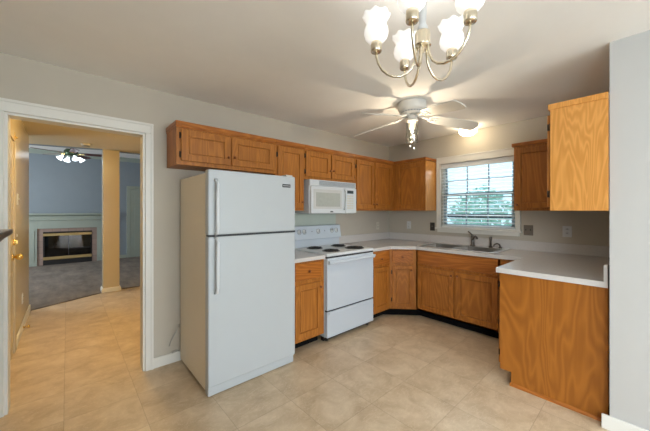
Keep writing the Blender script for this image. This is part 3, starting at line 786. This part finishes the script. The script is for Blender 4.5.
for (x, y, rad) in ((-1.775, -.215, .080), (-1.785, -.510, .082), (-1.405, -.235, .080), (-1.395, -.505, .100)):
    pan = MB().lathe([(rad+.018, .0), (rad+.016, .004), (rad+.004, .003), (rad*.6, -.004+.006), (.01, .002), (.001, .002)], (x, y, .925), 28).build('burner', m_pan, r)
    pts = [(x+(.016+(rad-.016)*k/90)*math.cos(k*2*PI*4/90), y+(.016+(rad-.016)*k/90)*math.sin(k*2*PI*4/90), .934) for k in range(91)]
    MB().tube(pts, .0062, 6).build('coil', m_coil, pan)

# ------------------------------------------------------------------ microwave
m_bezel = plain('pale_grey_bezel', lin((196, 198, 196)), .35)
MX0, MX1, MZ0, MZ1 = -1.966, -1.213, 1.338, 1.724
r = thing('microwave', (-1.6, -.2, MZ0), 'white over-the-range microwave mounted below the short oak cabinet', 'microwave')
MB().box(MX0, MX1, -.345, -.004, MZ0, MZ1, bev=.004).build('body', m_white, r)
t = MB().box(MX0+.0, MX1, -.362, -.343, 1.655, MZ1, bev=.004).build('vent_panel', m_white, r)
gl = MB()
for k in range(6): gl.box(-1.83, -1.235, -.366, -.360, 1.665+.009*k, 1.6695+.009*k)
gl.build('vent_grille', m_grey_pl, t)
dr = MB().box(MX0+.006, -1.415, -.378, -.344, MZ0+.004, 1.650, bev=.007).build('door', m_white, r)
MB().box(-1.925, -1.485, -.3805, -.376, 1.395, 1.618, bev=.003).build('window_bezel', m_bezel, dr)
m_mwwin = plain('grey_microwave_window', lin((172, 176, 170)), .22, var=.05, vscale=30)
MB().box(-1.893, -1.515, -.3825, -.3795, 1.420, 1.580, bev=.001).build('window', m_mwwin, dr)
MB().box(-1.672, -1.628, -.3795, -.377, 1.354, 1.368).build('badge', m_dgrey, dr)
MB().tube([(-1.435, -.377, 1.625), (-1.437, -.402, 1.612), (-1.440, -.410, 1.52), (-1.443, -.402, 1.40), (-1.443, -.377, 1.385)], .011, 10).build('handle', m_white, dr)
cp = MB().box(-1.410, MX1-.004, -.376, -.344, MZ0+.004, 1.650, bev=.006).build('control_panel', m_white, r)
MB().box(-1.385, -1.275, -.3785, -.3745, 1.585, 1.622).build('display', m_disp, cp)
for i in range(6):
    for j in range(3):
        MB().box(-1.385+.040*j, -1.355+.040*j, -.378, -.3745, 1.395+.030*i, 1.413+.030*i, bev=.001).build('button', m_offwhite, cp)
MB().box(MX0+.05, MX1-.05, -.33, -.05, MZ0-.004, MZ0+.001).build('bottom_filter', m_grey_pl, r)

# ------------------------------------------------------------------ refrigerator
X0, X1, YF = -3.219, -2.445, -.750
r = thing('refrigerator', ((X0+X1)/2, -.38, 0), 'white top-freezer refrigerator standing between doorway and range', 'refrigerator')
MB().box(X0+.004, X1-.004, -.672, -.04, .03, 1.655, bev=.006).build('cabinet', m_fridge_side, r)
for x in (X0+.06, X1-.06):
    for y in (-.62, -.10): MB().cyl(.02, (x, y, 0), (x, y, .035), 12).build('foot', m_black, r)
MB().box(X0+.012, X1-.012, -.682, -.670, .075, 1.66).build('gasket', m_grey_pl, r)
fd = MB().box(X0, X1, YF, -.680, 1.192, 1.676, bev=.012, seg=3).build('freezer_door', m_fridge, r)
rd = MB().box(X0, X1, YF, -.680, .076, 1.180, bev=.012, seg=3).build('refrigerator_door', m_fridge, r)
def fr_handle(z0, z1, door):
    m = MB(); x = X0+.056; y = YF-.034
    m.tube([(x-.004, YF+.002, z1), (x-.002, YF-.022, z1-.006), (x, y, z1-.035), (x, y, z1-.10), (x, y, z0+.10), (x, y, z0+.035), (x-.002, YF-.022, z0+.006), (x-.004, YF+.002, z0)], [.012, .012, .0125, .013, .013, .0125, .012, .012], 12)
    m.build('handle', m_white, door)
fr_handle(1.200, 1.60, fd); fr_handle(.765, 1.172, rd)
bd = MB().box(-2.583, -2.500, YF-.003, YF+.001, 1.576, 1.604, bev=.001).build('badge', m_dgrey, fd)
t = MB()
for k in range(10): t.box(-2.577+.0073*k, -2.577+.0073*k+.005, YF-.0040, YF-.0028, 1.586, 1.594)
t.build('badge_lettering', m_silver, bd)
MB().box(X1-.09, X1-.02, -.735, -.66, 1.675, 1.690, bev=.004).build('hinge_cap', m_white_pl, r)
MB().box(X0+.0, X1, YF+.004, YF+.02, 1.1785, 1.1935).build('door_gap_shade', m_dgrey, r)  # dark strip filling the gap between the doors, coloured as its shade
gr = MB().box(X0+.006, X1-.006, -.730, -.665, .005, .078, bev=.008).build('base_grille', m_fridge, r)
t = MB()
for k in range(3): t.box(X0+.07, X1-.05, -.7295, -.7265, .034+.012*k, .043+.012*k)
t.build('grille_slots', m_grey_pl, gr)
tag(MB().tube([(-3.30, -.018, .16), (-3.292, -.03, .20), (-3.27, -.05, .26), (-3.245, -.06, .30), (-3.232, -.05, .325), (-3.226, -.02, .335)], .004, 8).tube([(-3.28, -.02, .096), (-3.25, -.022, .10), (-3.228, -.022, .105)], .008, 8).build('water_line', m_cord), 'thin grey water line curling behind the left side of the refrigerator', 'water line')

# ------------------------------------------------------------------ window blind
r = thing('window_blind', (.02, -1.352, 1.14), 'white two inch slatted blind with open slats hanging in the kitchen window', 'blind')
ba, bb = WY0+.004, WY1-.004
MB().box(.002, .048, ba, bb, 1.965, 2.027, bev=.003).build('headrail', m_blind, r)
nsl = 17
for k in range(nsl):
    z = 1.172+k*.0462
    M = Matrix.Translation((.025, 0, z)) @ Matrix.Rotation(math.radians(-17), 4, 'Y')
    MB().box(-.023, .023, ba+.004, bb-.004, -.0014, .0014, M=M).build('slat', m_blind, r)
MB().box(.002, .048, ba+.002, bb-.002, 1.138, 1.158, bev=.004).build('bottom_rail', m_blind, r)
for y in (ba+.12, (ba+bb)/2, bb-.12):
    MB().cyl(.0012, (.001, y, 1.15), (.001, y, 1.96), 6).build('ladder_cord', m_blind, r)
MB().cyl(.003, (-.004, bb-.06, 1.45), (-.004, bb-.06, 1.95), 8).build('tilt_wand', m_blind, r)

# ------------------------------------------------------------------ kitchen ceiling fan
KX, KY, KZ = -1.457, -1.324, 2.300
r = thing('ceiling_fan', (KX, KY, H), 'white flush-mount kitchen ceiling fan with five blades and a clear glass light', 'ceiling fan')
MB().lathe([(.001, H), (.132, H), (.137, H-.012), (.134, H-.065), (.124, H-.082), (.106, H-.088), (.102, H-.106), (.088, H-.118), (.06, H-.122), (.001, H-.122)], (KX, KY, 0), 36).build('motor_housing', m_fanwhite, r)
t = MB()
for k in range(24):
    a = 2*PI*k/24; M = Matrix.Translation((KX, KY, H-.097)) @ Matrix.Rotation(a, 4, 'Z')
    t.box(.1015, .1055, -.009, .009, -.005, .005, M=M)
t.build('vent_slots', m_grey_pl, r)
for k in range(5):
    a = math.radians(-41+72*k)
    M = Matrix.Translation((KX, KY, KZ)) @ Matrix.Rotation(a, 4, 'Z') @ Matrix.Rotation(math.radians(9.2), 4, 'Y') @ Matrix.Rotation(math.radians(-18), 4, 'X')
    out = [(.20, -.052), (.26, -.060), (.54, -.070), (.615, -.068), (.638, -.054), (.650, -.02), (.650, .02), (.638, .054), (.615, .068), (.54, .070), (.26, .060), (.20, .052), (.185, .03), (.185, -.03)]
    b = MB().prism(out, -.003, .003, M=M).build('blade', m_fanwhite, r)
    M2 = Matrix.Translation((KX, KY, 0)) @ Matrix.Rotation(a, 4, 'Z')
    arm = MB().tube([(.05, 0, H-.124), (.085, 0, H-.130), (.12, 0, KZ-.018), (.16, 0, KZ-.030), (.21, 0, KZ-.040)], [.012, .011, .010, .010, .009], 8, M=M2)
    arm.box(.165, .25, -.030, .030, -.009, -.003, bev=.002, M=M)
    arm.build('blade_arm', m_fanwhite, b)
    sc = MB()
    for (u, v) in ((.19, .018), (.19, -.018), (.235, 0)): sc.lathe([(.001, -.0125), (.005, -.012), (.005, -.009), (.001, -.009)], (u, v, 0), 8, M=M)
    sc.build('screw', m_abrass, b)
MB().lathe([(.001, H-.120), (.050, H-.120), (.052, H-.140), (.040, H-.150), (.042, H-.160), (.058, H-.166), (.060, H-.182), (.001, H-.182)], (KX, KY, 0)).build('light_fitter', m_fanwhite, r)
MB().lathe([(.0565, H-.168), (.0575, H-.20), (.0575, H-.385), (.0560, H-.388), (.0560, H-.20), (.0550, H-.168)], (KX, KY, 0), 28).build('glass_shade', m_cylglass, r)
bl = MB().lathe([(.001, H-.290), (.010, H-.286), (.019, H-.268), (.021, H-.250), (.014, H-.222), (.012, H-.182), (.001, H-.182)], (KX, KY, 0)).build('bulb', m_bulb, r)
for s_, zz in ((-1, 2.005), (1, 1.985)):
    px, py = KX+.020*s_*.75, KY-.020*s_*.66
    pc = MB().cyl(.0012, (px, py, H-.27), (px, py, zz), 6).build('pull_chain', m_abrass, r)
    MB().ball(.0085, (px, py, zz-.004), (1, 1, 1.3)).build('chain_bead', m_white_pl, pc)
light('fan_bulb_light', 'POINT', (KX, KY, H-.315), 10, (1, .82, .62), parent=r, size=.016)

# flush dome above the sink
DXx, DYy = -.235, -1.36
r = thing('ceiling_lamp', (DXx, DYy, H), 'small lit white dome ceiling lamp in front of the window', 'ceiling lamp')
MB().lathe([(.001, H), (.10, H), (.10, H-.018), (.001, H-.018)], (DXx, DYy, 0)).build('base', m_fanwhite, r)
MB().lathe([(.095, H-.018), (.105, H-.04), (.102, H-.075), (.07, H-.105), (.03, H-.118), (.001, H-.120)], (DXx, DYy, 0), 28).build('glass_dome', m_dome, r)

# ------------------------------------------------------------------ chandelier
CX, CYY, CZ = -2.816, -2.213, 2.114
r = thing('chandelier', (CX, CYY, CZ), 'five-arm satin brass chandelier with lit ruffled tulip shades in the foreground', 'chandelier')
MB().lathe([(.001, H), (.062, H), (.060, H-.012), (.03, H-.03), (.012, H-.034), (.001, H-.034)], (CX, CYY, 0)).build('canopy', m_abrass, r)
MB().lathe([(.001, H-.03), (.008, H-.03), (.008, 2.335), (.016, 2.33), (.018, 2.24), (.014, 2.19), (.020, 2.18), (.022, 2.17), (.014, 2.16), (.001, 2.16)], (CX, CYY, 0), 20).build('column', m_white_pl, r)
MB().lathe([(.001, 2.165), (.014, 2.165), (.030, 2.155), (.033, 2.148), (.033, 2.105), (.036, 2.10), (.036, 2.094), (.022, 2.088), (.012, 2.08), (.008, 2.066), (.001, 2.062)], (CX, CYY, 0), 28).build('hub', m_abrass, r)
for k in range(5):
    a = 4.731+k*2*PI/5+(0, .10, 0, 0, 0)[k]; M = Matrix.Translation((CX, CYY, 0)) @ Matrix.Rotation(a, 4, 'Z')
    ctrl = [(.024, 2.10), (.026, 2.07), (.032, 2.035), (.046, 2.002), (.068, 1.980), (.095, 1.970), (.125, 1.972), (.152, 1.985), (.175, 2.008), (.191, 2.038), (.199, 2.068), (.200, 2.092)]
    dz = (.014, .002, .002, .0, -.003)[k]
    M = M @ Matrix.Translation((0, 0, dz)); ctrl[0] = (.024, 2.10-dz)
    am = MB().tube([(q, 0, z) for q, z in ctrl], .0058, 10, M=M).build('arm', m_abrass, r)
    c0 = (.200, 0, 0)
    MB().lathe([(.001, 2.088), (.012, 2.088), (.022, 2.089), (.0245, 2.093), (.0245, 2.131), (.022, 2.134), (.001, 2.134)], c0, 24, M=M).build('shade_holder', m_abrass, am)
    def ruf(i, an, rr, zz):
        f = max(0, (zz-2.215)/.045)
        return rr*(1+.040*f*math.cos(8*an)), zz+.005*f*math.cos(8*an+.6)
    prof = [(.020, 2.126), (.036, 2.135), (.049, 2.154), (.054, 2.178), (.051, 2.200), (.044, 2.219), (.044, 2.234), (.053, 2.254), (.061, 2.270), (.0585, 2.270), (.0505, 2.254), (.0415, 2.234), (.0415, 2.219), (.0485, 2.200), (.0515, 2.178), (.0465, 2.156), (.034, 2.138)]
    sh = MB().lathe([(q, 2.126+(z-2.126)*.84+.006) for q, z in prof], c0, 48, M=M, ruffle=ruf).build('tulip_shade', m_shade, am)
    p = M @ Vector((.200, 0, 2.20))
    light('chandelier_bulb_light', 'POINT', p, .22, (1, .96, .92), parent=am, size=.03)

# ------------------------------------------------------------------ dark wooden chest at the left edge
r = thing('chest', (-4.5, -.95, 0), 'dark walnut tall chest with moulded top edge at the left beside the doorway', 'chest')
MB().box(-4.775, -4.275, -1.35, -.665, .06, 1.15, bev=.004).build('carcass', m_walnut, r)
MB().box(-4.785, -4.262, -1.36, -.650, 0, .07, bev=.006).build('plinth', m_walnut, r)
def ring(off, z0, z1):
    return (-4.775, -4.275+off, -1.35-off, -.665+off, z0, z1)
t = MB()
lay = [(.004, 1.15), (.010, 1.165), (.020, 1.185), (.030, 1.205), (.045, 1.225), (.062, 1.238), (.070, 1.246)]
for (o0, z0), (o1, z1) in zip(lay, lay[1:]):
    tb = bmesh.new()
    lo = [(-4.775, -1.35-o0), (-4.275+o0, -1.35-o0), (-4.275+o0, -.665+o0), (-4.775, -.665+o0)]
    hi = [(-4.775, -1.35-o1), (-4.275+o1, -1.35-o1), (-4.275+o1, -.665+o1), (-4.775, -.665+o1)]
    A = [tb.verts.new((x, y, z0)) for x, y in lo]; B = [tb.verts.new((x, y, z1)) for x, y in hi]
    tb.faces.new(A[::-1]); tb.faces.new(B)
    for i in range(4): tb.faces.new((A[i], A[(i+1) % 4], B[(i+1) % 4], B[i]))
    t.merge(tb)
t.build('cornice', m_walnut, r)
MB().box(-4.78, -4.200, -1.425, -.595, 1.246, 1.273, bev=.006).build('top', m_walnut, r)
for k in range(4):
    d = MB().box(-4.277, -4.262, -1.32, -.695, .10+.26*k, .335+.26*k, bev=.005).build('drawer', m_walnut, r)
    for y in (-1.17, -.85): MB().ball(.015, (-4.248, y, .22+.26*k)).build('knob', m_brass, d)

# ------------------------------------------------------------------ outdoors
lawn = struct(MB().box(.3, 30, -14, 10, -.5, -.45).build('ground', m_grass)); lawn['label'] = 'sunlit lawn outside the kitchen window'
r = thing('porch_railing', (1.5, -2.4, -.45), 'dark porch rail outside across the lower window sash', 'railing')
MB().box(1.46, 1.54, -5.0, .6, 1.245, 1.315).build('rail', m_outside_dk, r)
for y in (-4.95, -3.0, .5): MB().box(1.46, 1.54, y-.045, y+.045, -.45, 1.25).build('post', m_outside_dk, r)
def tree(x, y, h, rx, rz, mat, label, n):
    r = thing('tree', (x, y, -.45), label, 'tree', None)
    MB().tube([(x, y, -.45), (x+.05, y+.05, h*.3), (x-.05, y, h*.6), (x, y+.05, h*.9)], [.14, .11, .09, .04], 8).build('trunk', m_bark, r)
    m = bmesh.new()
    for i in range(n):
        while True:
            p = Vector((random.uniform(-1, 1), random.uniform(-1, 1), random.uniform(-1, 1)))
            if .25 < p.length < 1: break
        c = Vector((x+p.x*rx, y+p.y*rx, h+p.z*rz)); q = Vector((random.uniform(-1, 1), random.uniform(-1, 1), random.uniform(-.3, 1))).normalized()
        u = q.orthogonal().normalized(); v = q.cross(u); s_ = random.uniform(.06, .13)
        m.faces.new([m.verts.new(c+u*s_), m.verts.new(c+v*s_*.6), m.verts.new(c-u*s_), m.verts.new(c-v*s_*.6)])
    t = MB(); t.merge(m); f = t.build('foliage', mat, r)
tree(5.4, -5.0, 1.7, 1.6, 2.0, m_leaf, 'leafy green tree outside seen through the right window panes', 2600)
tree(7.6, -2.0, 1.4, 1.5, 1.6, m_leaf2, 'blue-green tree outside seen through the middle window panes', 1800)
tree(10.2, -6.2, 4.2, 2.2, 1.7, m_leaf2, 'tall pale tree farther off in the upper right window panes', 1600)
tree(6.4, .9, 1.0, 1.0, 1.2, m_leaf2, 'small pale tree outside seen through the left window panes', 1200)
# ------------------------------------------------------------------ groups of repeats
for o in list(S.objects):
    if o.parent is None and 'category' in o:
        stem = o.name.split('.')[0]
        g = {'upper_cabinet': 'oak upper cabinets along the kitchen walls', 'base_cabinet': 'oak base cabinets under the countertops',
             'wall_outlet': 'white wall outlets', 'wall_switch': 'wall switch plates', 'tree': 'trees outside the kitchen window',
             'countertop': 'laminate countertops'}.get(stem)
        if g: o['group'] = g
